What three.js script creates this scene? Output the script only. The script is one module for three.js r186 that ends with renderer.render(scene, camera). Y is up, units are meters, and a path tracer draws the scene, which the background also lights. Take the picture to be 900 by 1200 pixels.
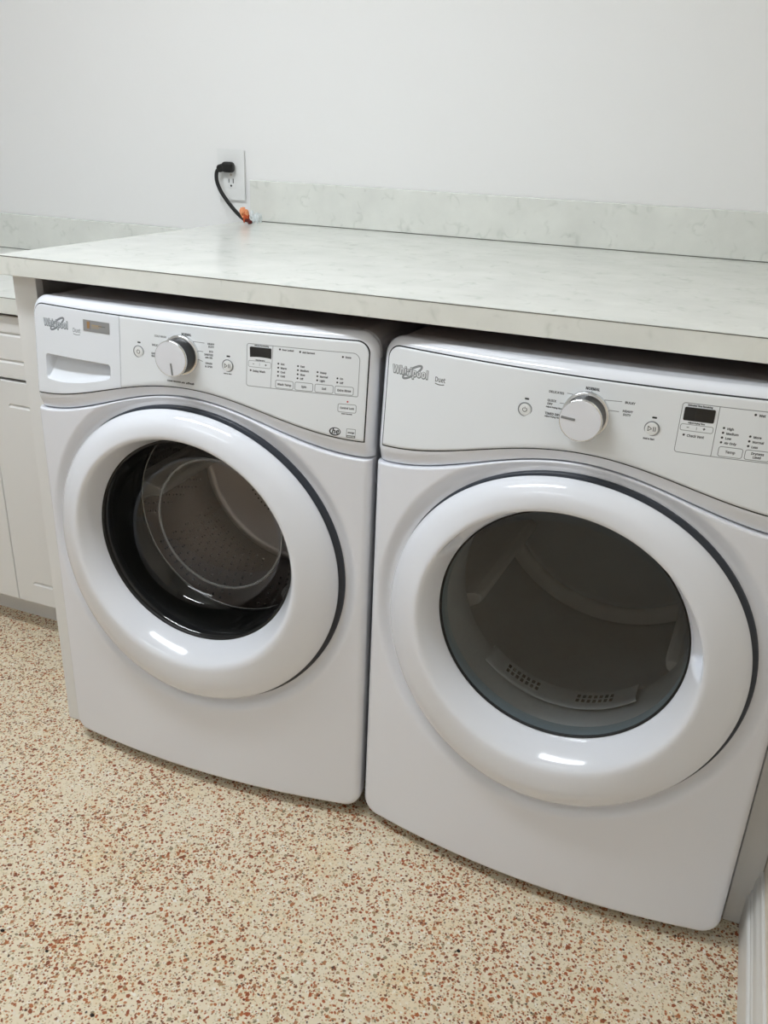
import * as THREE from 'three';
import { RoundedBoxGeometry } from 'three/addons/geometries/RoundedBoxGeometry.js';
import { mergeGeometries, mergeVertices } from 'three/addons/utils/BufferGeometryUtils.js';
import { ImprovedNoise } from 'three/addons/math/ImprovedNoise.js';
import { RectAreaLightUniformsLib } from 'three/addons/lights/RectAreaLightUniformsLib.js';

// ------------------------------------------------------------------ camera, lights, exposure
RectAreaLightUniformsLib.init();
const scene = new THREE.Scene();
scene.background = new THREE.Color(0x05060a);
const camera = new THREE.PerspectiveCamera(61.594, 0.75, 0.02, 30);
camera.position.set(0.5035, 1.2769, 1.255);
camera.rotation.order = 'YXZ';
camera.rotation.set(-0.4103, 0.3626, 0.0430);
const renderer = new THREE.WebGLRenderer({ antialias: true });
renderer.toneMapping = THREE.LinearToneMapping;
renderer.toneMappingExposure = 0.955;
renderer.shadowMap.enabled = true;

const CEIL = 2.5;
const LAMPS = [[-0.68, 0.54, 19], [-0.68, 1.75, 5]];      // ceiling fixtures: x, z, radiance of the diffuser
const LAMP_COLOR = new THREE.Color(0.905, 0.957, 1.0);

// ------------------------------------------------------------------ helpers
let seed = 7;
const rnd = () => { seed = (seed * 1664525 + 1013904223) >>> 0; return seed / 4294967296; };
const R = (a, b) => a + (b - a) * rnd();
const lerp = (a, b, t) => a + (b - a) * t, clamp = (x, a = 0, b = 1) => Math.min(b, Math.max(a, x));
const smooth = (a, b, x) => { const t = clamp((x - a) / (b - a)); return t * t * (3 - 2 * t); };
const used = {};
function numbered(name) { const n = used[name] = (used[name] ?? -1) + 1; return n ? `${name}_${String(n).padStart(3, '0')}` : name; }
function shadows(o) { o.traverse((m) => { if (m.isMesh) { m.castShadow = true; m.receiveShadow = true; } }); return o; }
function thing(name, label, category, group) {
  const o = new THREE.Group(); o.name = numbered(name); scene.add(o); o.userData = { label, category };
  if (group) o.userData.group = group;
  return o;
}
function part(parent, name, geo, mat, label) {
  if (Array.isArray(geo)) geo = mergeGeometries(geo.map((g) => { const n = g.index ? g.toNonIndexed() : g; for (const k of Object.keys(n.attributes)) if (!['position', 'normal', 'uv'].includes(k)) n.deleteAttribute(k); return n; }));
  const m = new THREE.Mesh(geo, mat); m.name = name; m.castShadow = m.receiveShadow = true; parent.add(m);
  if (label) m.userData.label = label;
  return m;
}
function struct(name, geo, mat) { const m = part(scene, name, geo, mat); m.userData.kind = 'structure'; return m; }
// box from corners, uv in metres
function box(x0, x1, y0, y1, z0, z1, r = 0) {
  const w = x1 - x0, h = y1 - y0, d = z1 - z0;
  const g = r ? new RoundedBoxGeometry(w, h, d, 3, r) : new THREE.BoxGeometry(w, h, d);
  g.translate((x0 + x1) / 2, (y0 + y1) / 2, (z0 + z1) / 2);
  const p = g.attributes.position, n = g.attributes.normal, uv = g.attributes.uv;
  for (let i = 0; i < p.count; i++) {
    const ax = Math.abs(n.getX(i)), ay = Math.abs(n.getY(i)), az = Math.abs(n.getZ(i));
    if (ay >= ax && ay >= az) uv.setXY(i, p.getX(i), -p.getZ(i));
    else if (az >= ax) uv.setXY(i, p.getX(i), p.getY(i)); else uv.setXY(i, p.getZ(i), p.getY(i));
  }
  return g;
}
// grid surface: f(u, v) -> [x, y, z, s?, t?]; us / vs lists of parameters; skip(x, y) drops cells
function grid(us, vs, f, skip, flip) {
  const nu = us.length, nv = vs.length, pos = [], uv = [], idx = [];
  for (let j = 0; j < nv; j++) for (let i = 0; i < nu; i++) { const q = f(us[i], vs[j], i, j); pos.push(q[0], q[1], q[2]); uv.push(q[3] ?? q[0], q[4] ?? q[1]); }
  for (let j = 0; j < nv - 1; j++) for (let i = 0; i < nu - 1; i++) {
    const a = j * nu + i, b = a + 1, c = a + nu, d = c + 1;
    if (skip && skip((pos[a * 3] + pos[d * 3]) / 2, (pos[a * 3 + 1] + pos[d * 3 + 1]) / 2)) continue;
    if (flip) idx.push(a, d, b, a, c, d); else idx.push(a, b, d, a, d, c);
  }
  const g = new THREE.BufferGeometry();
  g.setAttribute('position', new THREE.Float32BufferAttribute(pos, 3)); g.setAttribute('uv', new THREE.Float32BufferAttribute(uv, 2));
  g.setIndex(idx); g.computeVertexNormals();
  return g;
}
const range = (n, a = 0, b = 1, e = (t) => t) => Array.from({ length: n + 1 }, (_, i) => lerp(a, b, e(i / n)));
const tube = (pts, r, n = 24, m = 10, closed = false) => new THREE.TubeGeometry(new THREE.CatmullRomCurve3(pts.map((p) => new THREE.Vector3(...p)), closed), n, r, m, closed);
const disc = (x, y, z, r, h, seg = 48) => { const g = new THREE.CylinderGeometry(r, r, h, seg); g.rotateX(Math.PI / 2); g.translate(x, y, z); return g; };
function latheZ(profile, x, y, z, seg = 96) {   // profile [[r, z]...] about the z axis
  const g = new THREE.LatheGeometry(profile.map(([r, h]) => new THREE.Vector2(r, h)), seg);
  g.rotateX(Math.PI / 2); g.translate(x, y, z); return g;
}
// ------------------------------------------------------------------ textures
const perlin = new ImprovedNoise();
function fbm(x, y, z, o = 4) { let s = 0, a = 0.5; for (let i = 0; i < o; i++) { s += a * perlin.noise(x, y, z + i * 7.3); x *= 2.03; y *= 2.03; a *= 0.5; } return s; }
function dataTex(n, f, srgb = true) {
  const d = new Uint8Array(n * n * 4);
  for (let j = 0; j < n; j++) for (let i = 0; i < n; i++) { const c = f(i / n, j / n), k = (j * n + i) * 4; d[k] = c[0]; d[k + 1] = c[1]; d[k + 2] = c[2]; d[k + 3] = 255; }
  const t = new THREE.DataTexture(d, n, n); t.wrapS = t.wrapT = THREE.RepeatWrapping; t.magFilter = THREE.LinearFilter; t.minFilter = THREE.LinearMipmapLinearFilter; t.generateMipmaps = true;
  if (srgb) t.colorSpace = THREE.SRGBColorSpace; t.needsUpdate = true; return t;
}
function canvasTex(w, h, draw) {
  const c = document.createElement('canvas'); c.width = w; c.height = h; draw(c.getContext('2d'), w, h);
  const t = new THREE.CanvasTexture(c); t.colorSpace = THREE.SRGBColorSpace; t.magFilter = THREE.LinearFilter; t.anisotropy = 8; return t;
}
// terrazzo: pale cement packed with stone chips, one tile = TZ metres
const TZ = 1.15;
const terrazzo = canvasTex(2048, 2048, (g, w) => {
  const k = w / TZ;
  g.fillStyle = '#e9dcc2'; g.fillRect(0, 0, w, w);
  const chip = (r, fill, clump = 0) => {
    const x = rnd() * w, y = rnd() * w;
    if (clump && rnd() > 0.62 + clump * fbm(x / w * 11, y / w * 11, 4.4, 3)) return;
    const n = 4 + Math.floor(rnd() * 3), rot = rnd() * 6.28, el = R(0.55, 1), pr = r * k, pts = [];
    for (let i = 0; i < n; i++) { const a = i / n * 6.283 + R(-0.3, 0.3), q = pr * R(0.7, 1.1); const ux = Math.cos(a) * q, uy = Math.sin(a) * q * el; pts.push([ux * Math.cos(rot) - uy * Math.sin(rot), ux * Math.sin(rot) + uy * Math.cos(rot)]); }
    g.fillStyle = fill;
    for (const ox of [-w, 0, w]) for (const oy of [-w, 0, w]) {
      if (x + ox < -40 || x + ox > w + 40 || y + oy < -40 || y + oy > w + 40) continue;
      g.beginPath(); pts.forEach(([a, b], i) => (i ? g.lineTo(x + ox + a, y + oy + b) : g.moveTo(x + ox + a, y + oy + b))); g.closePath(); g.fill();
    }
  };
  const pick = (l) => l[Math.floor(rnd() * l.length)];
  // broad uneven patches of cement tone
  for (let i = 0; i < 420; i++) { g.globalAlpha = 0.13; chip(R(0.015, 0.05), pick(['#f0e8d6', '#cdbf9d', '#e6c690', '#dcd6c6', '#f0ebe2', '#ddb884'])); }
  g.globalAlpha = 0.8;
  for (let i = 0; i < 26000; i++) chip(R(0.0014, 0.0040), pick(['#f4eee0', '#eee4cf', '#d3c6a8', '#f4f0e8', '#dfd2b2', '#cfbf99', '#e8e0d0', '#c4b699']));
  g.globalAlpha = 0.6;
  for (let i = 0; i < 34000; i++) chip(R(0.0009, 0.0021), pick(['#a8946f', '#b39c76', '#8f7a58', '#bd8a58', '#a5643c', '#b98a52', '#8a785a', '#a08c6e', '#7c6748']));
  g.globalAlpha = 0.9;
  for (let i = 0; i < 40000; i++) chip(R(0.0013, 0.0033), pick(['#a44c1e', '#b25e2c', '#90401a', '#9a5830', '#763e22', '#bc784a', '#885032', '#683e26', '#a65426', '#bc8456']), 0.8);
  for (let i = 0; i < 5000; i++) chip(R(0.0030, 0.0054), pick(['#a04c22', '#ac5c2e', '#8c401c', '#783e22', '#a3845e', '#8a7a5c', '#aa7048']), 0.8);
  for (let i = 0; i < 3000; i++) chip(R(0.0013, 0.0028), pick(['#46352a', '#3a2c24', '#5c4836', '#503e30', '#6a5a44']), 1.0);
});
terrazzo.wrapS = terrazzo.wrapT = THREE.RepeatWrapping; terrazzo.repeat.set(1 / TZ, 1 / TZ);
// stone-look laminate: pale grey-green with soft clouds and short slanting veins, one tile = 1 m
const laminate = dataTex(1024, (u, v) => {
  const per = (s, a, b, z, o = 4) => { const f = (x, y) => fbm(x * s, y * s, z, o), fu = smooth(0.9, 1, a), fv = smooth(0.9, 1, b); let q = f(a, b); if (fu) q = lerp(q, f(a - 1, b), fu); if (fv) { let r = f(a, b - 1); if (fu) r = lerp(r, f(a - 1, b - 1), fu); q = lerp(q, r, fv); } return q; };
  const cloud = per(11, u, v, 1.7), w = per(16, u, v, 5.1, 2);
  const vein = 1 - Math.abs(per(15, u + 0.03 * w + 0.35 * v, v * 0.8 - 0.3 * u + 0.03 * w, 11.3, 3)) * 10;
  const patch = smooth(-0.06, 0.26, per(22, u, v, 21.9, 3));
  const d = clamp(vein) ** 2 * patch, speck = smooth(0.24, 0.36, per(70, u, v, 33.0, 2)) * patch;
  const t = 1 + 0.06 * cloud - 0.065 * d - 0.05 * speck;
  return [clamp(229 * t, 0, 255), clamp(231 * t + 1.5 * d, 0, 255), clamp(226 * t, 0, 255)];
});
const wallGrain = dataTex(512, (u, v) => { const n = 128 + 90 * fbm(u * 60, v * 60, 3.3, 3); return [n, n, n]; }, false);
const particle = dataTex(256, (u, v) => { const n = 1 + 0.6 * fbm(u * 40, v * 40, 8.1, 3); return [140 * n, 108 * n, 84 * n]; });

// ------------------------------------------------------------------ materials
const std = (o) => new THREE.MeshPhysicalMaterial({ roughness: 0.5, metalness: 0, ...o });
const M = {
  wall: std({ color: new THREE.Color(0.86, 0.86, 0.86), roughness: 0.7, bumpMap: wallGrain, bumpScale: 0.0004 }),
  cream: std({ color: new THREE.Color(0.82, 0.75, 0.64), roughness: 0.7, bumpMap: wallGrain, bumpScale: 0.0004 }),
  ceiling: std({ color: new THREE.Color(0.87, 0.87, 0.86), roughness: 0.9 }),
  floor: std({ map: terrazzo, roughness: 0.38 }),
  laminate: std({ map: laminate, roughness: 0.2 }),
  seam: std({ color: 0x6b6a64, roughness: 0.8 }),
  particle: std({ map: particle, roughness: 0.85 }),
  paint: std({ color: new THREE.Color(0.78, 0.78, 0.77), roughness: 0.35 }),
  trim: std({ color: new THREE.Color(0.80, 0.80, 0.78), roughness: 0.4 }),
  enamel: std({ color: new THREE.Color(0.80, 0.82, 0.88), roughness: 0.32, clearcoat: 0.5, clearcoatRoughness: 0.12 }),
  plastic: std({ color: new THREE.Color(0.80, 0.825, 0.885), roughness: 0.10 }),
  drawer: std({ color: new THREE.Color(0.80, 0.835, 0.89), roughness: 0.3, clearcoat: 0.5, clearcoatRoughness: 0.1 }),
  groove: std({ color: 0x1e2024, roughness: 0.7 }),
  doorDark: std({ color: 0x2c323c, roughness: 0.45 }),
  rubber: std({ color: 0x2a2b2b, roughness: 0.5 }),
  darkPlastic: std({ color: 0x35373a, roughness: 0.3 }),
  greyLiner: std({ color: 0x8fa0a8, roughness: 0.4 }),
  steel: std({ color: new THREE.Color(0.42, 0.39, 0.385), metalness: 1, roughness: 0.2 }),
  steelBack: std({ color: new THREE.Color(0.70, 0.62, 0.60), metalness: 1, roughness: 0.35 }),
  drumGrey: std({ color: new THREE.Color(0.50, 0.52, 0.54), roughness: 0.45, metalness: 0.2 }),
  baffle: std({ color: new THREE.Color(0.72, 0.70, 0.68), roughness: 0.5 }),
  hole: std({ color: 0x0c0c0d, roughness: 0.8 }),
  chrome: std({ color: new THREE.Color(0.72, 0.73, 0.74), metalness: 1, roughness: 0.16 }),
  knobFace: std({ color: new THREE.Color(0.79, 0.81, 0.87), roughness: 0.35, clearcoat: 0.3 }),
  knobSide: std({ color: 0x1d1f22, roughness: 0.3, metalness: 0.3 }),
  pointer: std({ color: 0x8f9295, roughness: 0.4, metalness: 0.4 }),
  display: std({ color: 0x08080a, roughness: 0.14, clearcoat: 0.6 }),
  button: std({ color: new THREE.Color(0.84, 0.86, 0.87), roughness: 0.35 }),
  smoked: std({ color: new THREE.Color(0.62, 0.64, 0.64), transmission: 1, thickness: 0, roughness: 0.03, ior: 1.5 }),
  bowl: std({ color: new THREE.Color(0.66, 0.67, 0.67), transmission: 1, thickness: 0, roughness: 0.02, ior: 1.5 }),
  ridge: std({ color: new THREE.Color(0.75, 0.76, 0.77), transmission: 0.75, thickness: 0, roughness: 0.15, ior: 1.5 }),
  plate: std({ color: new THREE.Color(0.82, 0.83, 0.83), roughness: 0.35 }),
  black: std({ color: 0x060606, roughness: 0.55 }),
  copper: std({ color: 0xc4562a, roughness: 0.55 }),
  foam: std({ color: 0xf0a070, roughness: 0.7 }),
  darkfoam: std({ color: 0x5a1c14, roughness: 0.8 }),
  crumple: std({ color: 0xdfe6e8, roughness: 0.25, clearcoat: 0.4 }),
  lampWhite: std({ color: 0xf2f2f0, roughness: 0.5 }),
  tube: std({ color: 0xffffff, emissive: LAMP_COLOR, emissiveIntensity: 15, roughness: 0.4 }),
  tubeDim: std({ color: 0xffffff, emissive: LAMP_COLOR, emissiveIntensity: 4, roughness: 0.4 }),
  nickel: std({ color: new THREE.Color(0.6, 0.57, 0.52), metalness: 1, roughness: 0.3 }),
  dust: std({ color: 0x2b2520, roughness: 0.9 }),
};

// ------------------------------------------------------------------ the room
const X0 = -2.7, XR = 0.745, ZB = -0.9409, ZF = 2.7, T = 0.12;
const FLOOR = box(X0 - T, XR + T, -0.1, 0, ZB - T, ZF + T);
struct('floor', FLOOR, M.floor);
struct('ceiling', box(X0 - T, XR + T, CEIL, CEIL + 0.1, ZB - T, ZF + T), M.ceiling);
struct('wall_back', box(X0 - T, XR + T, 0, CEIL, ZB - T, ZB), M.wall);
struct('wall_front', box(X0 - T, XR + T, 0, CEIL, ZF, ZF + T), M.wall);
struct('wall_left', box(X0 - T, X0, 0, CEIL, ZB, ZF), M.wall);
struct('wall_right', box(XR, XR + T, 0, CEIL, ZB, ZF), M.cream);
{ // moulded baseboard along the right wall, from the counter leg towards the room
  const s = new THREE.Shape(), pr = [[0, 0], [0.016, 0], [0.016, 0.070], [0.0145, 0.0735], [0.0115, 0.076], [0.0115, 0.086], [0.0095, 0.090], [0.0095, 0.104], [0.0085, 0.112], [0.0055, 0.122], [0.0045, 0.132], [0.0025, 0.135], [0, 0.135]];
  pr.forEach(([a, b], i) => (i ? s.lineTo(a, b) : s.moveTo(a, b)));
  const g = new THREE.ExtrudeGeometry(s, { depth: ZF + 0.046, bevelEnabled: false });
  g.rotateY(Math.PI); g.translate(XR, 0, ZF);      // x -> -x, z -> -z
  struct('baseboard_right', g, M.trim);
}
// ceiling fixtures: white tray with a flat glowing diffuser
LAMPS.forEach(([lx, lz, power], k) => {
  const f = thing('ceiling_light', ['white ceiling strip light with glowing diffuser above the countertop', 'white ceiling strip light with glowing diffuser over the open floor'][k], 'ceiling light', 'ceiling strip lights');
  part(f, 'housing', box(lx - 0.64, lx + 0.64, CEIL - 0.06, CEIL, lz - 0.12, lz + 0.12, 0.012), M.lampWhite);
  part(f, 'diffuser', box(lx - 0.60, lx + 0.60, CEIL - 0.115, CEIL - 0.059, lz - 0.10, lz + 0.10, 0.02), k ? M.tubeDim : M.tube, 'glowing white diffuser');
  part(f, 'end_cap', box(lx - 0.625, lx - 0.60, CEIL - 0.118, CEIL - 0.058, lz - 0.105, lz + 0.105, 0.004), M.lampWhite);
  part(f, 'end_cap', box(lx + 0.60, lx + 0.625, CEIL - 0.118, CEIL - 0.058, lz - 0.105, lz + 0.105, 0.004), M.lampWhite);
  const l = new THREE.RectAreaLight(LAMP_COLOR, power, 1.18, 0.19);
  l.position.set(lx, CEIL - 0.1165, lz); l.lookAt(lx, 0, lz); l.name = 'diffuser_light'; scene.add(l);
});

// ------------------------------------------------------------------ counters and cabinet
const H = 1.0537, TK = 0.0354, XL = -0.7545, HL = 0.9135;
function counter(c, x0, x1, top, thick, zf, bs, bx0) {
  part(c, 'slab', box(x0, x1, top - thick, top - 0.0012, ZB + 0.001, zf, 0.001), M.laminate);
  part(c, 'top_sheet', box(x0 + 0.0006, x1, top - 0.0012, top, ZB + 0.001, zf - 0.0006), M.laminate);
  part(c, 'edge_seam', box(x0 + 0.0003, x1, top - 0.0022, top - 0.0010, zf - 0.004, zf + 0.0003), M.seam, 'thin dark seam along the front edge');
  part(c, 'underside', box(x0 + 0.02, x1 - 0.001, top - thick - 0.002, top - thick + 0.001, ZB + 0.002, zf - 0.018), M.particle, 'bare brown particle board underside');
  part(c, 'backsplash', box(bx0, x1, top + 0.0016, top + bs, ZB + 0.001, ZB + 0.019, 0.0015), M.laminate);
  part(c, 'joint', box(bx0 + 0.001, x1, top - 0.0005, top + 0.0020, ZB + 0.002, ZB + 0.0175), M.seam, 'dark joint under the backsplash');
}
const ct = thing('laundry_countertop', 'deep raised stone-look laminate countertop above the washer and dryer', 'countertop');
counter(ct, XL, XR - 0.001, H, TK, 0, 0.1049, -0.752);
const lc = thing('cabinet_countertop', 'lower stone-look laminate countertop on the white base cabinet', 'countertop');
counter(lc, -2.2, -0.757, HL, 0.038, -0.266, 0.1032, -2.2);
for (const [x0, x1, z, label] of [[-0.752, -0.698, -0.03, 'white painted counter leg between washer and base cabinet'], [0.700, 0.744, -0.0465, 'white painted counter leg between dryer and baseboard']]) {
  const p = thing('counter_leg', label, 'counter leg');
  part(p, 'front_board', box(x0, x1, 0.001, H - TK - 0.0025, z - 0.02, z, 0.0015), M.paint);
  part(p, 'side_panel', x0 < 0 ? box(x0, x0 + 0.012, 0.001, H - TK - 0.0025, ZB + 0.002, z - 0.02) : box(x1 - 0.006, x1, 0.001, H - TK - 0.0025, ZB + 0.03, z - 0.02), M.paint);
}
// door or drawer front: flat slab with two routed V grooves, closed at their ends
function routed(x0, x1, y0, y1, z, ix, iy, th = 0.018) {
  const xs = [x0, x0, x0 + 0.0015, x0 + ix, x0 + ix + 0.006, x1 - ix - 0.006, x1 - ix, x1 - 0.0015, x1, x1];
  const gr = (y) => [y - 0.0055, y, y + 0.0055], ys = [y0, y0, y0 + 0.0015, ...gr(y0 + iy), ...gr(y1 - iy), y1 - 0.0015, y1, y1];
  const g = grid(xs, ys, (x, y, i, j) => {
    const ex = i < 1 || i > xs.length - 2, ey = j < 1 || j > ys.length - 2;
    if (ex || ey) return [x, y, z - th];
    if (i === 1 || j === 1 || i === xs.length - 2 || j === ys.length - 2) return [x, y, z - 0.0015];
    return [x, y, (j === 4 || j === 7) && i >= 4 && i <= 5 ? z - 0.0050 : z];
  }).toNonIndexed();
  g.computeVertexNormals(); return g;
}
{
  const zd = -0.2810, c = thing('base_cabinet', 'white base cabinet with grooved drawer and doors under the lower countertop', 'cabinet');
  const xa = -1.472, xb = -0.764;
  part(c, 'body', [box(xa, xb, 0.10, HL - 0.0405, ZB + 0.002, zd - 0.032), box(xa, xa + 0.018, 0.0, 0.1, ZB + 0.002, zd - 0.08), box(xb - 0.018, xb, 0, 0.1, ZB + 0.002, zd - 0.08)], M.paint);
  part(c, 'toe_kick', box(xa, xb, 0.0, 0.10, -0.3774, -0.3624), M.paint);
  part(c, 'drawer', routed(xa, xb, 0.7180, 0.8665, zd, 0.056, 0.042), M.paint);
  const knob = (p, x, y) => part(p, 'knob', latheZ([[0, 0.026], [0.010, 0.025], [0.0145, 0.020], [0.0135, 0.015], [0.006, 0.011], [0.005, 0]], x, y, zd, 32), M.nickel, 'round metal knob');
  const d1 = part(c, 'door', routed(xa, -1.1195, 0.102, 0.7110, zd, 0.056, 0.061), M.paint); knob(d1, -1.150, 0.640);
  part(c, 'door', routed(-1.1170, xb, 0.102, 0.7110, zd, 0.056, 0.061), M.paint);
  const c2 = thing('base_cabinet', 'white base cabinet at the far end of the lower countertop', 'cabinet');
  const ya = -2.19, yb = xa - 0.003;
  part(c2, 'body', [box(ya, yb, 0.10, HL - 0.0405, ZB + 0.002, zd - 0.032), box(ya, ya + 0.018, 0.0, 0.1, ZB + 0.002, zd - 0.08)], M.paint);
  part(c2, 'toe_kick', box(ya, yb, 0, 0.1, -0.3774, -0.3624), M.paint);
  part(c2, 'drawer', routed(ya, yb, 0.7180, 0.8665, zd, 0.056, 0.042), M.paint);
  part(c2, 'door', routed(ya, (ya + yb) / 2 - 0.001, 0.102, 0.7110, zd, 0.056, 0.061), M.paint);
  part(c2, 'door', routed((ya + yb) / 2 + 0.001, yb, 0.102, 0.7110, zd, 0.056, 0.061), M.paint);
}

// ------------------------------------------------------------------ washer and dryer
const W = 0.686, HW = W / 2, YB = 0.0243, YT = 0.989;
const cosq = (x) => Math.cos(Math.PI * clamp(Math.abs(x) / 0.34)) * 0.5 + 0.5;                 // 1 in the middle, 0 at the sides
const seamY = (x) => 0.779 + 0.069 * cosq(x), panelLow = (x) => 0.8105 + 0.0555 * cosq(x);
const px = (x) => (x + 0.34) / 0.68, py = (y) => (y + SH - 0.805) / 0.18, SH = 0.0025;                            // print coordinates
const PW = 2048, PH = 542, KP = PW / 0.68;
const base = '#e7ebef';
// printing helpers in metres on the fascia
function printer(g) {
  const X = (x) => (x + 0.34) * KP, Y = (y) => (0.985 - y) * KP;
  return {
    text(s, x, y, size, o = {}) { g.font = `${o.bold ? 'bold ' : ''}${o.italic ? 'italic ' : ''}${(size * KP).toFixed(1)}px sans-serif`; g.fillStyle = o.color ?? '#2e3032'; g.textAlign = o.align ?? 'left'; g.textBaseline = 'middle'; g.strokeStyle = g.fillStyle; g.lineWidth = 1.1; g.lineJoin = 'round'; if (o.w) { const m = g.measureText(s).width; g.save(); g.translate(X(x), Y(y)); g.scale(o.w * KP / m, 1); g.fillText(s, 0, 0); g.strokeText(s, 0, 0); g.restore(); } else { g.fillText(s, X(x), Y(y)); g.strokeText(s, X(x), Y(y)); } },
    line(pts, w = 0.0007, color = '#55585a') { g.strokeStyle = color; g.lineWidth = w * KP; g.beginPath(); pts.forEach(([a, b], i) => (i ? g.lineTo(X(a), Y(b)) : g.moveTo(X(a), Y(b)))); g.stroke(); },
    rr(x0, x1, y0, y1, r, w = 0.0007, color = '#5c6062') { g.strokeStyle = color; g.lineWidth = w * KP; g.beginPath(); g.roundRect(X(x0), Y(y1), (x1 - x0) * KP, (y1 - y0) * KP, Array.isArray(r) ? r.map((q) => q * KP) : r * KP); g.stroke(); },
    dot(x, y, r = 0.0016, color = '#1e2022') { g.fillStyle = color; g.beginPath(); g.arc(X(x), Y(y), r * KP, 0, 7); g.fill(); },
    bar(x, y, w, h, color = '#1e2022') { g.fillStyle = color; g.beginPath(); g.roundRect(X(x) - w * KP / 2, Y(y) - h * KP / 2, w * KP, h * KP, h * KP * 0.3); g.fill(); },
    ring(x, y, r, w, color) { g.strokeStyle = color; g.lineWidth = w * KP; g.beginPath(); g.arc(X(x), Y(y), r * KP, 0, 7); g.stroke(); },
    X, Y, g,
  };
}
function brand(p, x, y, w, duet, duetColor) {          // silver brand lettering with its looping swoosh, then the series name
  const g = p.g;
  g.save(); g.translate(p.X(x), p.Y(y)); g.font = `bold ${(0.0165 * KP).toFixed(1)}px sans-serif`; g.textAlign = 'left'; g.textBaseline = 'middle'; g.lineJoin = 'round';
  const loop = (w0, c0) => { g.save(); g.translate(w * KP * 0.56, 0); g.rotate(-0.60); g.beginPath(); g.ellipse(0, 0, 0.0200 * KP, 0.0050 * KP, 0, 0, 7); g.lineWidth = w0; g.strokeStyle = c0; g.stroke(); g.restore(); };
  loop(10, '#74787b');
  g.save(); const m = g.measureText('Whirlpool').width; g.scale(w * KP / m, 1);
  g.lineWidth = 8; g.strokeStyle = '#7d8184'; g.strokeText('Whirlpool', 1, 2); g.fillStyle = '#d9dcde'; g.fillText('Whirlpool', 0, 0); g.restore();
  loop(4, '#8d9194');
  g.restore();
  p.text('Duet', duet[0], duet[1], 0.0102, { color: duetColor, w: 0.0185 });
  g.strokeStyle = duetColor; g.lineWidth = 4; g.beginPath(); g.moveTo(p.X(duet[0] + 0.001), p.Y(duet[1] - 0.0064)); g.quadraticCurveTo(p.X(duet[0] + 0.009), p.Y(duet[1] - 0.0090), p.X(duet[0] + 0.017), p.Y(duet[1] - 0.0066)); g.stroke();
}
function roundMarks(p, x, y, kind) {
  p.bar(x + 0.001, y + 0.0158, 0.0064, 0.0025);
}
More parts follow.
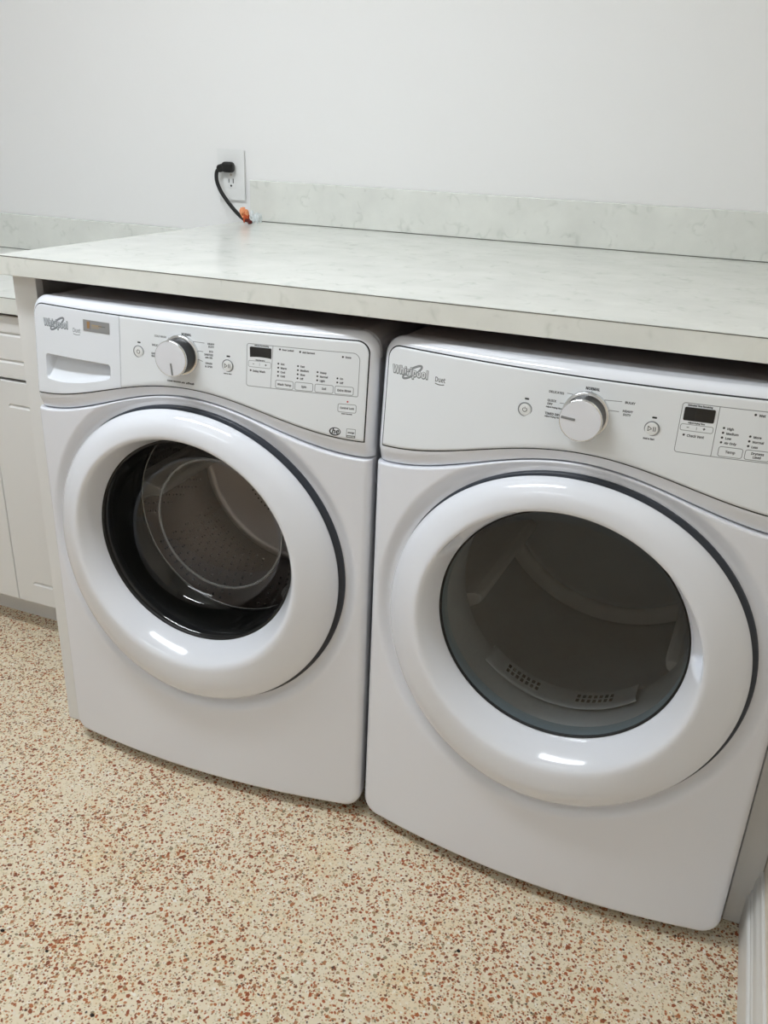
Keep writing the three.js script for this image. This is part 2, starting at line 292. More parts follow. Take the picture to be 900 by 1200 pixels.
const washerPrint = canvasTex(PW, PH, (g) => {
  g.fillStyle = base; g.fillRect(0, 0, PW, PH); const p = printer(g);
  roundMarks(p, -0.0869, 0.921); roundMarks(p, 0.0886, 0.917); p.text('Hold to Start', 0.0886, 0.9035, 0.0026, { align: 'center' });
  p.text('COLD WASH', -0.0536, 0.9518, 0.0042, { w: 0.024, color: '#707476' }); p.line([[-0.0254, 0.9512], [-0.010, 0.9505], [-0.006, 0.948]]);
  p.text('DELICATES', -0.0590, 0.9359, 0.0042, { w: 0.022 }); p.text('QUICK', -0.0604, 0.9213, 0.0042); p.text('WASH', -0.0604, 0.9168, 0.0042);
  p.text('NORMAL', 0.0005, 0.9605, 0.0050, { bold: true, align: 'left', w: 0.019 }); 
  p.line([[0.019, 0.946], [0.022, 0.9506], [0.0447, 0.9502]]); p.text('HEAVY', 0.0505, 0.9498, 0.0044); p.text('DUTY', 0.0520, 0.9450, 0.0044);
  p.line([[0.0326, 0.9359], [0.0423, 0.9355]]); p.text('ECO', 0.0536, 0.9368, 0.0040); p.text('SANITIZE', 0.0446, 0.9312, 0.0040); p.text('with OXI', 0.0462, 0.9264, 0.0036);
  p.line([[0.0335, 0.9215], [0.0415, 0.9190]]); p.text('DRAIN', 0.0466, 0.9167, 0.0044); p.text('& SPIN', 0.0460, 0.9115, 0.0044);
  p.text('CLEAN WASHER with', -0.0290, 0.8780, 0.0036, { w: 0.036 }); p.text('affresh', 0.0085, 0.8782, 0.0046, { bold: true, italic: true });
  // display block and option block
  p.rr(0.1235, 0.3165, 0.8875, 0.9580, [0.004, 0.012, 0.002, 0.004]); p.line([[0.1695, 0.958], [0.1670, 0.8875]], 0.0006, '#6f7375');
  p.text('Estimated Time Remaining', 0.1495, 0.9558, 0.0021, { align: 'center', w: 0 }); p.text('Delay Wash (hrs.)', 0.1475, 0.9322, 0.0021, { align: 'center' });
  p.rr(0.1265, 0.1665, 0.9200, 0.9302, 0.0025, 0.0005); p.text('\u2212', 0.1355, 0.9252, 0.006, { align: 'center' }); p.line([[0.1465, 0.9275], [0.1465, 0.9228]], 0.0004); p.text('+', 0.1575, 0.9252, 0.006, { align: 'center', bold: true });
  p.dot(0.1308, 0.9140, 0.0015); p.text('Delay Wash', 0.1345, 0.9132, 0.0040, { w: 0.0225 });
  p.dot(0.1816, 0.9534); p.text('Door Locked', 0.1855, 0.9528, 0.0034, { w: 0.020 }); p.dot(0.2166, 0.9525); p.text('Add Garment', 0.2205, 0.9518, 0.0034, { w: 0.021 }); p.dot(0.2884, 0.9505); p.text('Done', 0.2925, 0.9500, 0.0040);
  const cols = [[0.1796, 0.9298, ['Hot', 'Warm', 'Cool', 'Cold'], 'Wash Temp', 0.1757], [0.2137, 0.9290, ['Fast', 'Medium', 'Slow', 'Off'], 'Spin', 0.2097], [0.2474, 0.9222, ['Heavy', 'Normal', 'Light'], 'Soil', 0.2440], [0.2812, 0.9150, ['On', 'Off'], 'Extra Rinse', 0.2779]];
  for (const [x, y, l, b, bx] of cols) {
    l.forEach((s, i) => { p.dot(x, y - i * 0.00672, 0.0015); p.text(s, x + 0.0042, y - i * 0.00672 - 0.0005, 0.0040); });
    p.rr(bx, bx + 0.0308, 0.8892, 0.9024, 0.0026, 0.0007); p.text(b, bx + 0.0154, 0.8956, 0.0046, { align: 'center' });
  }
  p.dot(0.3001, 0.8779, 0.0014, '#b02a24'); p.rr(0.2845, 0.3148, 0.8600, 0.8735, 0.0026, 0.0007); p.text('Control Lock', 0.2997, 0.8668, 0.0042, { align: 'center' }); p.text('Hold 3 Seconds', 0.2997, 0.8575, 0.0026, { align: 'center' });
  // high-efficiency oval and the small efficiency mark
  g.fillStyle = '#26282a'; g.beginPath(); g.ellipse(p.X(0.2814), p.Y(0.8260), 0.0098 * KP, 0.0070 * KP, 0, 0, 7); g.fill();
  g.fillStyle = base; g.beginPath(); g.ellipse(p.X(0.2818), p.Y(0.8263), 0.0080 * KP, 0.0053 * KP, 0, 0, 7); g.fill();
  p.text('he', 0.2752, 0.8266, 0.0118, { bold: true, italic: true, color: '#1c1e20', w: 0.0128 });
  p.rr(0.3012, 0.3158, 0.8180, 0.8325, 0.0004, 0.0006); p.text('energy', 0.3085, 0.8265, 0.0036, { align: 'center', italic: true }); p.text('\u2605', 0.3128, 0.8240, 0.0050, { align: 'center' }); p.bar(0.3085, 0.8200, 0.0140, 0.0034, '#55585a'); p.text('ENERGY STAR', 0.3085, 0.8199, 0.0020, { align: 'center', color: '#d5d9d8' });
});
const drawerPrint = canvasTex(PW, PH, (g) => {
  g.fillStyle = '#ffffff'; g.fillRect(0, 0, PW, PH); const p = printer(g);
  brand(p, -0.3060, 0.9465, 0.0600, [-0.2345, 0.9405], '#9a9ea1');
});
const dryerPrint = canvasTex(PW, PH, (g) => {
  g.fillStyle = base; g.fillRect(0, 0, PW, PH); const p = printer(g);
  brand(p, -0.3210, 0.9415, 0.0660, [-0.2425, 0.9385], '#4e5254');
  roundMarks(p, -0.0900, 0.9188); roundMarks(p, 0.0939, 0.9200); p.text('Hold to Start', 0.0920, 0.9050, 0.0027, { align: 'center' });
  p.text('DELICATES', -0.0577, 0.9510, 0.0044, { w: 0.0226 }); p.line([[-0.0308, 0.9522], [-0.0140, 0.9515], [-0.0120, 0.9495]]);
  p.text('QUICK', -0.0581, 0.9379, 0.0044); p.text('DRY', -0.0578, 0.9331, 0.0044); p.text('Adjust Drying Time', -0.0591, 0.9284, 0.0026, { w: 0.0243 }); p.line([[-0.0395, 0.9365], [-0.0290, 0.9366]]);
  p.text('TIMED DRY', -0.0592, 0.9187, 0.0046, { w: 0.0226 }); p.text('Adjust Drying Time', -0.0592, 0.9144, 0.0026, { w: 0.0235 });
  p.text('NORMAL', -0.0055, 0.9633, 0.0050, { bold: true, w: 0.0202 }); p.line([[0.004, 0.9608], [0.004, 0.9588]], 0.0006);
  p.line([[0.0165, 0.9475], [0.0190, 0.9503], [0.0477, 0.9517]]); p.text('BULKY', 0.0519, 0.9514, 0.0044, { w: 0.014 }); p.line([[0.0327, 0.937], [0.0458, 0.937]]); p.text('HEAVY', 0.0505, 0.9390, 0.0044, { w: 0.014 }); p.text('DUTY', 0.0517, 0.9340, 0.0044);
  p.rr(0.1285, 0.3240, 0.8925, 0.9622, [0.004, 0.010, 0.002, 0.004]); p.line([[0.1765, 0.9622], [0.1772, 0.8925]], 0.0008, '#6f7375');
  p.text('Estimated Time Remaining', 0.1515, 0.9595, 0.0027, { align: 'center', w: 0 }); p.text('Adjust Drying Time', 0.1507, 0.9353, 0.0026, { align: 'center' });
  p.rr(0.1308, 0.1735, 0.9240, 0.9328, 0.0025, 0.0006); p.text('\u2212', 0.1405, 0.9285, 0.0062, { align: 'center' }); p.line([[0.1520, 0.9305], [0.1520, 0.9263]], 0.0005); p.text('+', 0.1618, 0.9285, 0.0062, { align: 'center', bold: true });
  p.dot(0.1370, 0.9178, 0.0015); p.text('Check Vent', 0.1412, 0.9172, 0.0046, { w: 0.0225 });
  p.dot(0.2226, 0.9567); p.text('Wet', 0.2270, 0.9562, 0.0046);
  ['High', 'Medium', 'Low', 'Air Only'].forEach((s, i) => { p.dot(0.1867, 0.9340 - i * 0.0067, 0.0015); p.text(s, 0.1908, 0.9334 - i * 0.0067, 0.0043); });
  ['More', 'Normal', 'Less'].forEach((s, i) => { p.dot(0.2217, 0.9266 - i * 0.0067, 0.0015); p.text(s, 0.2258, 0.9260 - i * 0.0067, 0.0043); });
  p.rr(0.1855, 0.2165, 0.8945, 0.9080, 0.0028, 0.0007); p.text('Temp', 0.2010, 0.9012, 0.0050, { align: 'center' });
  p.rr(0.2198, 0.2512, 0.8945, 0.9080, 0.0028, 0.0007); p.text('Dryness', 0.2355, 0.9038, 0.0046, { align: 'center' }); p.text('Level', 0.2355, 0.8988, 0.0046, { align: 'center' });
});
M.washerPanel = std({ map: washerPrint, roughness: 0.42 }); M.dryerPanel = std({ map: dryerPrint, roughness: 0.42 });
M.drawerFront = std({ color: new THREE.Color(0.80, 0.835, 0.89), map: drawerPrint, roughness: 0.3, clearcoat: 0.5, clearcoatRoughness: 0.1 });
M.sticker = std({ map: canvasTex(256, 86, (g, w, h) => {
  g.fillStyle = '#9a9b9c'; g.fillRect(0, 0, w, h); g.fillStyle = '#b08a5c'; g.fillRect(38, 12, 26, 52); g.fillStyle = '#86868a'; g.fillRect(64, 6, 8, 66);
  g.fillStyle = '#b39f84'; g.fillRect(84, 30, 96, 14); g.fillRect(84, 50, 70, 6); g.fillStyle = '#77797c'; g.fillRect(150, 34, 66, 6);
}), roughness: 0.35, metalness: 0.3 });

function machine(kind, label, at, turn, S) {
  const washer = kind === 'washer';
  const o = thing(washer ? 'washing_machine' : 'clothes_dryer', label, washer ? 'washing machine' : 'dryer');
  o.position.set(...at); o.rotation.y = turn;
  const bow = (x) => S * (1 - (x / HW) ** 2);
  const DC = [washer ? -0.003 : 0, 0.5300], GC = [DC[0], 0.5578];           // door centre, window centre
  const fil = (d, r) => (d >= r ? 0 : r - Math.sqrt(Math.max(0, r * r - (r - d) ** 2)));
  // ---- front panel: bowed sheet with rounded edges, a shallow dish round the door and the door opening
  const RC = 0.032, halfW = (y) => { const d = y - YB; return HW - (d < RC ? RC - Math.sqrt(RC * RC - (RC - d) ** 2) : 0); };
  const frontTop = (x) => seamY(x) - 0.0018;
  const dish = (x, y) => { const r = Math.hypot(x - DC[0], y - DC[1]); return -0.011 * (1 - smooth(0.306, 0.332, r)); };
  const eu = (t) => Math.sin((t - 0.5) * Math.PI), us = [-1.001, ...range(150, 0, 1).map(eu), 1.001], vs = [-0.001, ...range(150, 0, 1, (t) => (1 - Math.cos(Math.PI * t)) / 2), 1.001];
  const frontZ = (x, y, hw) => {
    const side = hw - Math.abs(x), bottom = y - YB, top = frontTop(x) - y;
    const d = Math.min(side, bottom < RC && side < RC ? RC - Math.hypot(RC - Math.min(side + (HW - hw), RC), RC - bottom) : bottom);
    return bow(x) + dish(x, y) - fil(Math.max(0, d), 0.012) - fil(Math.max(0, top), 0.004);
  };
  part(o, 'front_panel', grid(us, vs, (u, v) => {
    const uu = clamp(u, -1, 1), vv = clamp(v); let y = lerp(YB, frontTop(uu * HW), vv); const hw = halfW(y), x = uu * hw;
    y = lerp(YB, frontTop(x), vv);
    const back = u !== uu || v !== vv;
    return [x, y, back ? -0.03 : frontZ(x, y, hw)];
  }, (x, y) => Math.hypot(x - GC[0], y - GC[1]) < 0.236), M.enamel);
  // ---- fascia: rounded top edge and corners, lower edge tucked in over the seam
  const RT = 0.034, topHalf = (y) => { const d = YT - y; return HW - (d < RT ? RT - Math.sqrt(Math.max(0, RT * RT - (RT - d) ** 2)) : 0); };
  const fasciaZ = (x, y) => {
    const hw = HW, side = HW - Math.abs(x), top = YT - y, low = y - seamY(x);
    const d = side < RT && top < RT ? RT - Math.hypot(RT - side, RT - top) : Math.min(side, top);
    return bow(x) - 0.085 * Math.max(0, y - 0.815) - fil(Math.max(0, d), 0.018) - 0.009 * (1 - smooth(-0.004, 0.028, low)) - fil(Math.max(0, low), 0.0025);
  };
  const fv = [-0.001, ...range(90, 0, 1, (t) => (1 - Math.cos(Math.PI * t)) / 2), 1.001];
  part(o, 'fascia', grid(us, fv, (u, v) => {
    const uu = clamp(u, -1, 1), vv = clamp(v); let y = lerp(seamY(uu * HW), YT, vv); const x = uu * topHalf(y);
    y = lerp(seamY(x), YT, vv);
    const back = u !== uu || v !== vv;
    return [x, y, back ? (v > 1 ? -0.045 : -0.03) : fasciaZ(x, y)];
  }, washer ? (x, y) => x > -0.3075 && x < -0.1485 && y > Math.max(0.834, panelLow(x) + 0.006) && y < 0.889 : null), M.plastic);
  // ---- cabinet behind
  const side = HW - 0.003, ZBK = -0.70;
  part(o, 'cabinet', [box(-side, -side + 0.004, 0.062, YT - 0.045, ZBK, -0.025), box(side - 0.004, side, 0.062, YT - 0.045, ZBK, -0.025), box(-side, side, 0.03, YT - 0.012, ZBK, ZBK + 0.004), box(-side + 0.03, side - 0.03, 0.028, 0.064, ZBK, -0.03)], M.enamel);
  const arch = (e, r) => { const p = [[-side + e, YT - 0.05]]; for (let i = 0; i <= 10; i++) { const a = Math.PI - i / 10 * Math.PI / 2; p.push([-side + e + r + r * Math.cos(a), YT - 0.002 - e - r + r * Math.sin(a)]); } for (let i = 0; i <= 10; i++) { const a = Math.PI / 2 - i / 10 * Math.PI / 2; p.push([side - e - r + r * Math.cos(a), YT - 0.002 - e - r + r * Math.sin(a)]); } p.push([side - e, YT - 0.05]); return p; };
  { const sh = new THREE.Shape(); [...arch(0, 0.033), ...arch(0.004, 0.029).reverse()].forEach(([x, y], i) => (i ? sh.lineTo(x, y) : sh.moveTo(x, y))); sh.closePath(); const g = new THREE.ExtrudeGeometry(sh, { depth: -ZBK - 0.046, bevelEnabled: false }); g.translate(0, 0, ZBK); part(o, 'top_panel', g, M.enamel); }
  for (const sx of [-1, 1]) for (const z of [-0.07, -0.64]) { const g = new THREE.CylinderGeometry(0.022, 0.024, 0.03, 20); g.translate(sx * 0.29, 0.015, z); part(o, 'foot', g, M.rubber); }
  // ---- control panel: thin inlay with a dark groove all round it
  const PX = 0.3300, RP = 0.020;
  const panelTop = (x, e) => { const d = PX + e - Math.abs(x), r = RP + e; return 0.9745 + e - (d < r ? r - Math.sqrt(Math.max(0, r * r - (r - d) ** 2)) : 0); };
  const surf = (x, y) => fasciaZ(x, y);
  const patch = (x0, x1, e, lift, nx = 160, ny = 40, relief, skip) => {
    const lo = (x) => panelLow(x) - e, xs = [x0, ...range(nx, x0, x1, (t) => (x0 < -PX + 0.001 || x1 > PX - 0.001) ? (1 - Math.cos(Math.PI * t)) / 2 : t), x1], ys = [-0.001, ...range(ny), 1.001];
    return grid(xs, ys, (x, v, i) => {
      const vv = clamp(v), y = lerp(lo(x), Math.max(lo(x), panelTop(x, e)), vv), back = v !== vv || i === 0 || i === xs.length - 1;
      return [x, y, surf(x, y) + (back ? -0.0015 : lift - (relief ? relief(x, y) : 0)), px(x), py(y)];
    }, skip);
  };
  const DIV = -0.1275;
  const cp = part(o, 'control_panel', patch(washer ? DIV + 0.0007 : -PX, PX, 0, 0.0011), washer ? M.washerPanel : M.dryerPanel, 'pale grey control panel with printed settings');
  part(cp, 'panel_groove', patch(-PX - 0.0019, PX + 0.0019, 0.0021, 0.0004, 160, 60, null, washer ? (x, y) => x > -0.3075 && x < -0.1485 && y > Math.max(0.834, panelLow(x) + 0.006) && y < 0.889 : null), M.groove, 'dark outline of the control panel');
  if (washer) {
    // detergent drawer front with a scooped finger pull: straight overhang on top, bowl rising to the lower lip
    const yTop = (x) => 0.8862, yLow = (x) => { const t = clamp((x + 0.3055) / 0.154); return 0.8365 + 0.0245 * t * t + 0.004 * (1 - t) ** 6; };
    const inside = (x, y) => { const cx = -0.228, cy = (yTop(x) + yLow(x)) / 2, hx = 0.0775, hy = (yTop(x) - yLow(x)) / 2, r = 0.006, qx = Math.abs(x - cx) - hx + r, qy = Math.abs(y - cy) - hy + r; return -(Math.hypot(Math.max(qx, 0), Math.max(qy, 0)) + Math.min(Math.max(qx, qy), 0) - r); };
    const relief = (x, y) => { const d = inside(x, y); if (d <= 0) return 0; const t = clamp((y - yLow(x)) / (yTop(x) - yLow(x))); return Math.min(0.026 * Math.pow(t, 0.62), 0.002 + d * 2.6, 0.0002 + (d < 0.0004 ? 0.002 : 0.03)) * smooth(0, 0.0006, d); };
    const dr = part(o, 'detergent_drawer', patch(-PX, DIV, 0, 0.0015, 230, 230, relief), M.drawerFront, 'white detergent drawer with a scooped finger pull');
    const st = grid(range(10, -0.2085, -0.1485), range(3, 0.9402, 0.9600), (x, y) => [x, y, surf(x, y) + 0.0021, (x + 0.2085) / 0.06, (y - 0.9402) / 0.0198]);
    part(dr, 'sticker', st, M.sticker, 'small silver sticker');
  }
  // ---- selector knob
  const zk = surf(0, 0.9245) + 0.001, ky = washer ? 0.9228 : 0.9228, KH = 0.035;
  const kn = part(o, 'knob', latheZ([[0, KH], [0.0285, KH], [0.0291, KH - 0.0004]], 0, ky, zk, 64), M.knobFace, 'round silver cycle selector knob');
  part(kn, 'knob_rim', latheZ([[0.0291, KH - 0.0004], [0.0302, KH - 0.0007], [0.0308, KH - 0.0019], [0.0309, KH - 0.0034], [0.0302, KH - 0.005]], 0, ky, zk, 64), M.chrome, 'chrome ring');
  part(kn, 'knob_side', latheZ([[0.0302, KH - 0.005], [0.0298, 0.0125], [0.0302, 0.004]], 0, ky, zk, 64), M.knobSide);
  part(kn, 'knob_base', latheZ([[0.0303, 0.0055], [0.0330, 0.0052], [0.0342, 0.0040], [0.0346, 0.000], [0.0346, -0.002]], 0, ky, zk, 64), M.chrome, 'chrome base ring');
  { const pt = new RoundedBoxGeometry(0.0036, 0.0205, 0.0012, 2, 0.0005); pt.translate(0, 0.0175, 0); const a = washer ? Math.PI + 0.1 : Math.PI / 2 - 0.08; pt.rotateZ(a); pt.translate(0, ky, zk + KH); part(kn, 'pointer', pt, M.pointer, 'grey pointer line'); }
  // ---- round buttons and display
  const btn = (x, y0, glyph) => {
    const y = y0 - SH;
    const z = surf(x, y) + 0.001, b = part(cp, 'round_button', latheZ([[0, 0.0016], [0.0078, 0.0016], [0.0086, 0.0012], [0.0089, 0]], x, y, z, 40), M.button);
    part(b, 'button_ring', new THREE.TorusGeometry(0.0101, 0.0008, 8, 48).translate(x, y, z + 0.0003), M.pointer, 'grey ring round the button');
    part(b, 'symbol', glyph.map((g) => g.scale(1.3, 1.3, 1).translate(x, y, z + 0.0017)), M.groove, 'dark printed symbol');
  };
  const bar = (x, y, w, h, a = 0) => new THREE.BoxGeometry(w, h, 0.0003).rotateZ(a).translate(x, y, 0);
  const pwr = () => [new THREE.TorusGeometry(0.0024, 0.00032, 6, 28, 5.1).rotateZ(Math.PI / 2 + 0.6), bar(0, 0.0020, 0.0006, 0.0026)];
  const ply = () => [bar(-0.0040, 0, 0.0006, 0.0054), bar(-0.0021, 0.00135, 0.0046, 0.0006, -0.6), bar(-0.0021, -0.00135, 0.0046, 0.0006, 0.6), bar(0.0018, 0, 0.0007, 0.0052), bar(0.0038, 0, 0.0007, 0.0052)];
  btn(washer ? -0.0869 : -0.0900, washer ? 0.9210 : 0.9188, pwr()); btn(washer ? 0.0886 : 0.0939, washer ? 0.9170 : 0.9200, ply());
  const [dx0, dx1, dy0, dy1] = washer ? [0.1290, 0.1670, 0.9346, 0.9535] : [0.1320, 0.1724, 0.9380, 0.9570];
  { const s = new THREE.Shape(), r = 0.002, w = dx1 - dx0, h = dy1 - dy0; s.moveTo(r, 0); s.lineTo(w - r, 0); s.absarc(w - r, r, r, -Math.PI / 2, 0); s.lineTo(w, h - r); s.absarc(w - r, h - r, r, 0, Math.PI / 2); s.lineTo(r, h); s.absarc(r, h - r, r, Math.PI / 2, Math.PI); s.lineTo(0, r); s.absarc(r, r, r, Math.PI, Math.PI * 1.5);
    const g = new THREE.ExtrudeGeometry(s, { depth: 0.0014, bevelEnabled: false }); g.translate(-w / 2, -h / 2, 0); const xm = (dx0 + dx1) / 2; g.rotateY(Math.atan(2 * S * xm / HW / HW)); g.translate(xm, (dy0 + dy1) / 2 - SH, surf(xm, 0.943) + 0.0004); part(cp, 'display', g, M.display, 'black display window'); }
  // ---- door: bowed ring; profile in [radius, height over the bowed front]
  const ringSurf = (prof, seg = 144, k = 1, flip = false, pocket = null, ox = 0) => grid(range(seg, 0, Math.PI * 2), range(prof.length - 1, 0, prof.length - 1), (a, j) => {
    const [r, z] = prof[Math.round(j)], t = clamp((r - 0.206) / 0.090), cy = lerp(GC[1], DC[1], t), x = r * Math.sin(a), y = cy - r * Math.cos(a);
    return [x + DC[0] + ox, y, z - (pocket ? pocket(a, r, z) : 0) + lerp(S * 0.62, bow(x), smooth(0.208, 0.275, r)), a, r];
  }, null, flip);
  const spline = (pts, n) => { const c = new THREE.CatmullRomCurve3(pts.map(([r, z]) => new THREE.Vector3(r, z, 0)), false, 'centripetal'); return c.getPoints(n).map((q) => [q.x, q.y]); };
  // finger pocket: over the top of the opening the inner wall drops straight back
  const pocket = (a, r, z) => { const k = smooth(1.56, 1.66, a) * (1 - smooth(4.10, 4.22, a)); if (r > 0.2290 || k === 0) return 0; return k * Math.max(0, z - lerp(-0.008, z, smooth(0.2235, 0.2290, r))) * smooth(0.2056, 0.2085, r); };
  const door = part(o, 'door', ringSurf(spline([[0.2050, -0.014], [0.2056, -0.008], [0.2075, -0.002], [0.2110, 0.0075], [0.2160, 0.0195], [0.2210, 0.0295], [0.2250, 0.0362], [0.2280, 0.0395], [0.2315, 0.0413], [0.2360, 0.0415], [0.2420, 0.0402], [0.2550, 0.0358], [0.2700, 0.0300], [0.2820, 0.0235], [0.2900, 0.0172], [0.2950, 0.0105], [0.2968, 0.0050], [0.2955, 0.0000], [0.2900, -0.0020], [0.2700, -0.0020]], 110), 300, 1, false, washer ? null : pocket), M.plastic, 'thick white round door ring');
  part(door, 'door_back', ringSurf([[0.262, -0.014], [0.2985, -0.014], [0.3015, -0.011], [0.3015, -0.006], [0.2985, -0.003], [0.280, -0.001], [0.262, -0.001]], 144, 1, false, null, 0.003), M.doorDark, 'dark grey back ring of the door');
  if (washer) {
    part(door, 'window', ringSurf(spline([[0.2056, -0.0075], [0.199, -0.016], [0.189, -0.044], [0.172, -0.075], [0.150, -0.096], [0.115, -0.110], [0.07, -0.117], [0.0005, -0.119]], 40), 96, 1, true), M.bowl, 'clear glass bowl');
    part(door, 'window_rim', ringSurf([[0.2062, -0.008], [0.2048, -0.0060], [0.2018, -0.0068], [0.2000, -0.011], [0.2012, -0.015]], 96), M.black, 'thin black rim round the glass');
    part(door, 'inner_frame', ringSurf(spline([[0.2056, -0.009], [0.2080, -0.024], [0.2100, -0.045]], 12), 96, 1, true), M.darkPlastic, 'dark inside frame of the door');
    // inside: rubber gasket, drum lip, perforated drum
    part(o, 'gasket', latheZ([[0.240, -0.008], [0.228, -0.030], [0.216, -0.046], [0.222, -0.068], [0.212, -0.086], [0.219, -0.108], [0.2140, -0.128]], GC[0], GC[1], 0, 96), M.rubber, 'dark rubber door gasket');
    const dm = part(o, 'drum', [latheZ([[0.2125, -0.130], [0.235, -0.140], [0.245, -0.160], [0.247, -0.44]], GC[0], GC[1], 0, 96)], M.steel, 'stainless steel drum');
    part(dm, 'drum_back', [latheZ([[0.247, -0.44], [0.235, -0.458], [0.16, -0.462], [0.10, -0.450], [0.0005, -0.448]], GC[0], GC[1], 0, 96)], M.steelBack, 'warm grey back wall of the drum');
    part(door, 'bowl_ridge', new THREE.TorusGeometry(0.138, 0.0032, 10, 96).translate(GC[0], GC[1], S * 0.62 - 0.103), M.ridge, 'moulded ridge in the glass bowl');
    part(dm, 'drum_lip', new THREE.TorusGeometry(0.2095, 0.0016, 10, 120).translate(GC[0], GC[1], -0.128), M.chrome, 'thin bright steel lip');
    for (let k = 0; k < 3; k++) { const a = 0.5 + k * 2.094; const s = new THREE.Shape(); s.moveTo(-0.032, 0); s.quadraticCurveTo(-0.012, 0.008, -0.008, 0.045); s.quadraticCurveTo(0, 0.056, 0.008, 0.045); s.quadraticCurveTo(0.012, 0.008, 0.032, 0); const g = new THREE.ExtrudeGeometry(s, { depth: 0.25, bevelEnabled: true, bevelSize: 0.004, bevelThickness: 0.01, bevelSegments: 2, curveSegments: 8 }); g.translate(0, -0.247, -0.43); g.rotateZ(a); g.translate(0, GC[1], 0); part(dm, 'drum_fin', g, M.baffle, 'drum lifter fin'); }
    const holes = [];
    const small = new THREE.CircleGeometry(0.0023, 10);
    for (let ring = 0; ring < 9; ring++) { const r = 0.05 + ring * 0.021, n = Math.round(r * 6.28 / (ring % 2 ? 0.012 : 0.020)); for (let i = 0; i < n; i++) { if ((i + ring * 3) % 9 > 6) continue; const a = i / n * 6.283; holes.push(small.clone().translate(r * Math.cos(a), GC[1] + r * Math.sin(a), (r < 0.10 ? -0.448 - (r - 0.0) * 0.02 : -0.450 - (r - 0.10) * 0.2) + 0.0016)); } }
    for (let row = 0; row < 9; row++) for (let i = 0; i < 84; i++) { if (i % 14 > 10) continue; const a = (i + (row % 2) * 0.5) / 84 * 6.283, g = small.clone(); g.rotateX(Math.PI / 2); g.rotateZ(a); g.translate(-0.2445 * Math.sin(a) * 1, GC[1] + 0.2445 * Math.cos(a), -0.19 - row * 0.026); holes.push(g); }
    part(dm, 'drum_holes', holes, M.hole, 'small holes punched through the drum').userData.kind = 'stuff';
  } else {
    part(door, 'window', ringSurf(spline([[0.2056, -0.0075], [0.19, -0.0055], [0.12, -0.003], [0.0005, -0.002]], 16), 96, 1, true), M.smoked, 'smoked grey glass');
    part(door, 'window_rim', ringSurf([[0.2062, -0.008], [0.2048, -0.0060], [0.2030, -0.0068], [0.2024, -0.011]], 96), M.black, 'thin black rim round the glass');
    part(door, 'inner_frame', ringSurf(spline([[0.2056, -0.011], [0.2030, -0.020], [0.2012, -0.034]], 10), 96, 1, true), M.greyLiner, 'blue grey inside frame of the door');
    part(o, 'bulkhead', latheZ([[0.245, -0.004], [0.222, -0.030], [0.206, -0.060], [0.204, -0.110], [0.215, -0.125], [0.300, -0.128]], GC[0], GC[1], 0, 96), M.drumGrey, 'grey front bulkhead inside the door');
    const dm = part(o, 'drum', latheZ([[0.300, -0.128], [0.305, -0.16], [0.305, -0.60], [0.290, -0.615], [0.272, -0.618], [0.268, -0.626], [0.0005, -0.630]], GC[0], GC[1], 0, 96), M.drumGrey, 'grey dryer drum');
    part(dm, 'drum_ring', latheZ([[0.300, -0.585], [0.272, -0.590], [0.268, -0.602], [0.272, -0.612]], GC[0], GC[1], 0, 96), M.baffle, 'pale ring at the back of the drum');
    for (let k = 0; k < 3; k++) { const a = 0.95 + k * 2.094, s = new THREE.Shape(); s.moveTo(-0.055, 0); s.quadraticCurveTo(-0.022, 0.015, -0.011, 0.088); s.quadraticCurveTo(0, 0.108, 0.011, 0.088); s.quadraticCurveTo(0.022, 0.015, 0.055, 0); const g = new THREE.ExtrudeGeometry(s, { depth: 0.34, bevelEnabled: true, bevelSize: 0.004, bevelThickness: 0.03, bevelSegments: 3, curveSegments: 8 }); g.translate(0, -0.305, -0.54); g.rotateZ(a); g.translate(0, GC[1], 0); part(dm, 'drum_fin', g, M.baffle, 'pale drum lifter fin'); }
    // lint grille along the lower edge of the opening
    const gr = part(o, 'lint_grille', grid(range(30, -0.75, 0.75), range(4, 0, 4), (a, j) => { const q = [[0.1990, -0.060], [0.1965, -0.060], [0.1940, -0.068], [0.1940, -0.11], [0.203, -0.112]][Math.round(j)]; return [q[0] * Math.sin(a), GC[1] - q[0] * Math.cos(a), q[1] ]; }, null, false), M.drumGrey, 'grey lint screen cover');
    for (const a0 of [-0.52, 0.18]) for (let i = 0; i < 7; i++) { const a = a0 + i * 0.052; const g = new RoundedBoxGeometry(0.0060, 0.0016, 0.010, 1, 0.0005); g.translate(0, -0.1943, -0.080); g.rotateZ(a); g.translate(0, GC[1], 0); part(gr, 'slot', g, M.hole); const g2 = new RoundedBoxGeometry(0.0060, 0.0016, 0.010, 1, 0.0005); g2.translate(0, -0.1943, -0.094); g2.rotateZ(a); g2.translate(0, GC[1], 0); part(gr, 'slot', g2, M.hole); }
  }
  return o;
}
machine('washer', 'white front-loading washing machine with detergent drawer and clear glass bowl door', [-0.3468, 0, 0.0021], 0.0316, 0.032);
machine('dryer', 'white front-loading clothes dryer with smoked glass door beside the washer', [0.3466, 0, 0.0049], -0.0502, 0.0395);

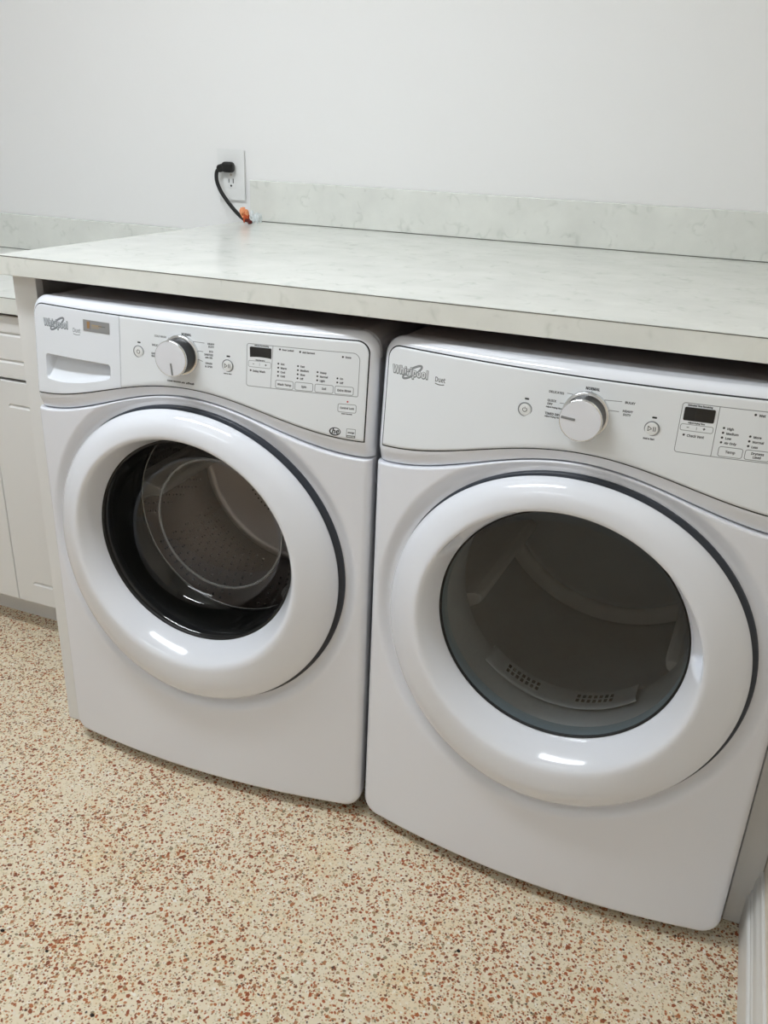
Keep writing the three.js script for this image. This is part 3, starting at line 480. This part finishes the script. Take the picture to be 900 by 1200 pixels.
// ------------------------------------------------------------------ outlet, plug, cord
{
  const z = ZB, cx = -0.8150, cy = 1.1685, w = 0.0835, h = 0.129;
  const o = thing('wall_outlet', 'white duplex wall outlet above the countertop corner', 'outlet');
  const s = new THREE.Shape(); s.moveTo(-w / 2, -h / 2); s.lineTo(w / 2, -h / 2); s.lineTo(w / 2, h / 2); s.lineTo(-w / 2, h / 2); s.lineTo(-w / 2, -h / 2);
  const g = new THREE.ExtrudeGeometry(s, { depth: 0.002, bevelEnabled: true, bevelSize: -0.0035, bevelOffset: 0, bevelThickness: 0.0035, bevelSegments: 3 }); g.translate(cx, cy, z + 0.0035);
  part(o, 'cover_plate', g, M.plate);
  for (const e of [-1, 1]) {
    const y = cy + e * 0.0195, f = z + 0.0092, sh = new THREE.Shape(); sh.absarc(0, 0, 0.0172, 0.72, Math.PI - 0.72); sh.absarc(0, 0, 0.0172, Math.PI + 0.72, Math.PI * 2 - 0.72); sh.closePath();
    const r = part(o, 'receptacle', new THREE.ExtrudeGeometry(sh, { depth: 0.0022, bevelEnabled: true, bevelSize: 0.0004, bevelThickness: 0.0004, bevelSegments: 2, curveSegments: 20 }).translate(cx, y, f - 0.002), M.plate);
    part(r, 'slot', [box(cx - 0.0078, cx - 0.0058, y - 0.001, y + 0.0085, f, f + 0.0011), box(cx + 0.0056, cx + 0.0078, y - 0.002, y + 0.0095, f, f + 0.0011), disc(cx, y - 0.0085, f + 0.0006, 0.0027, 0.0011, 20)], M.black, 'dark slots');
  }
  part(o, 'screw', disc(cx, cy, z + 0.0095, 0.0032, 0.0016, 20), M.nickel);
  // plug in the upper receptacle, flat angle plug with its cord leaving sideways
  const p = thing('power_cord', 'black power cord plugged into the outlet and dropping behind the countertop', 'cord');
  const py0 = cy + 0.0195, zf = z + 0.0115;
  part(p, 'plug', [new RoundedBoxGeometry(0.034, 0.027, 0.024, 4, 0.009).translate(cx + 0.000, py0, zf + 0.012), new RoundedBoxGeometry(0.026, 0.020, 0.018, 4, 0.008).rotateZ(0.30).translate(cx - 0.020, py0 - 0.003, zf + 0.014)], M.black);
  part(p, 'cable', tube([[cx - 0.024, py0 - 0.004, zf + 0.014], [cx - 0.0315, py0 - 0.011, zf + 0.017], [cx - 0.0315, py0 - 0.030, zf + 0.022], [cx - 0.012, py0 - 0.058, zf + 0.036], [cx + 0.025, py0 - 0.092, zf + 0.050], [cx + 0.062, py0 - 0.1165, zf + 0.064], [cx + 0.084, py0 - 0.1270, zf + 0.072]], 0.0052, 60, 12), M.black);
  // torn copper-coloured insulation and crumpled plastic stuffed round the cord where it enters the counter
  const crumple = (n, x, y, zz, sx, sy, sz, spread) => { const out = []; for (let i = 0; i < n; i++) { const g = new THREE.IcosahedronGeometry(1, 1), q = g.attributes.position, a = rnd() * 9; for (let k = 0; k < q.count; k++) { const f = 0.65 + 0.6 * Math.abs(perlin.noise(q.getX(k) * 1.9 + a, q.getY(k) * 1.9, q.getZ(k) * 1.9 + i)); q.setXYZ(k, q.getX(k) * f * sx, q.getY(k) * f * sy, q.getZ(k) * f * sz); } g.rotateZ(R(-0.5, 0.5)); g.rotateY(R(0, 3)); g.computeVertexNormals(); g.translate(x + R(-1, 1) * spread, y + Math.abs(R(-0.5, 1)) * spread, zz + R(-1, 1) * spread * 0.5); out.push(g); } return out; };
  const ins = thing('cord_stuffing', 'torn orange and white stuffing where the cord enters the countertop', 'stuffing');
  const ex = cx + 0.094, ez = zf + 0.076;
  part(ins, 'orange_wrap', crumple(8, ex - 0.003, H + 0.012, ez + 0.002, 0.006, 0.014, 0.005, 0.007), M.copper);
  part(ins, 'pale_wrap', crumple(9, ex - 0.006, H + 0.022, ez + 0.003, 0.006, 0.012, 0.005, 0.011), M.foam);
  part(ins, 'dark_opening', crumple(4, ex + 0.010, H + 0.004, ez + 0.010, 0.012, 0.006, 0.006, 0.005), M.darkfoam);
  part(ins, 'plastic_film', crumple(10, ex + 0.024, H + 0.010, ez - 0.002, 0.009, 0.014, 0.006, 0.014), M.crumple);
}
// small crumbs of dirt lying on the terrazzo
for (const [x, z, r] of [[0.279, 0.211, 0.0042], [-0.359, 0.490, 0.0036], [-0.456, 0.488, 0.0045], [-0.215, 0.553, 0.0040]]) {
  const g = new THREE.IcosahedronGeometry(r, 1), q = g.attributes.position;
  for (let k = 0; k < q.count; k++) { const f = 0.75 + 0.5 * Math.abs(perlin.noise(q.getX(k) * 400 + x * 9, q.getY(k) * 400, q.getZ(k) * 400)); q.setXYZ(k, q.getX(k) * f, Math.max(-r * 0.35, q.getY(k) * f * 0.5), q.getZ(k) * f * 0.8); }
  g.computeVertexNormals(); g.translate(x, r * 0.35, z);
  const m = part(scene, numbered('dirt_crumb'), g, M.dust); m.userData = { label: x > 0 ? 'small dark crumb of dirt on the terrazzo in front of the dryer' : 'small dark crumb of dirt on the terrazzo in front of the washer', category: 'crumb', group: 'crumbs on the terrazzo floor' };
}

renderer.render(scene, camera);
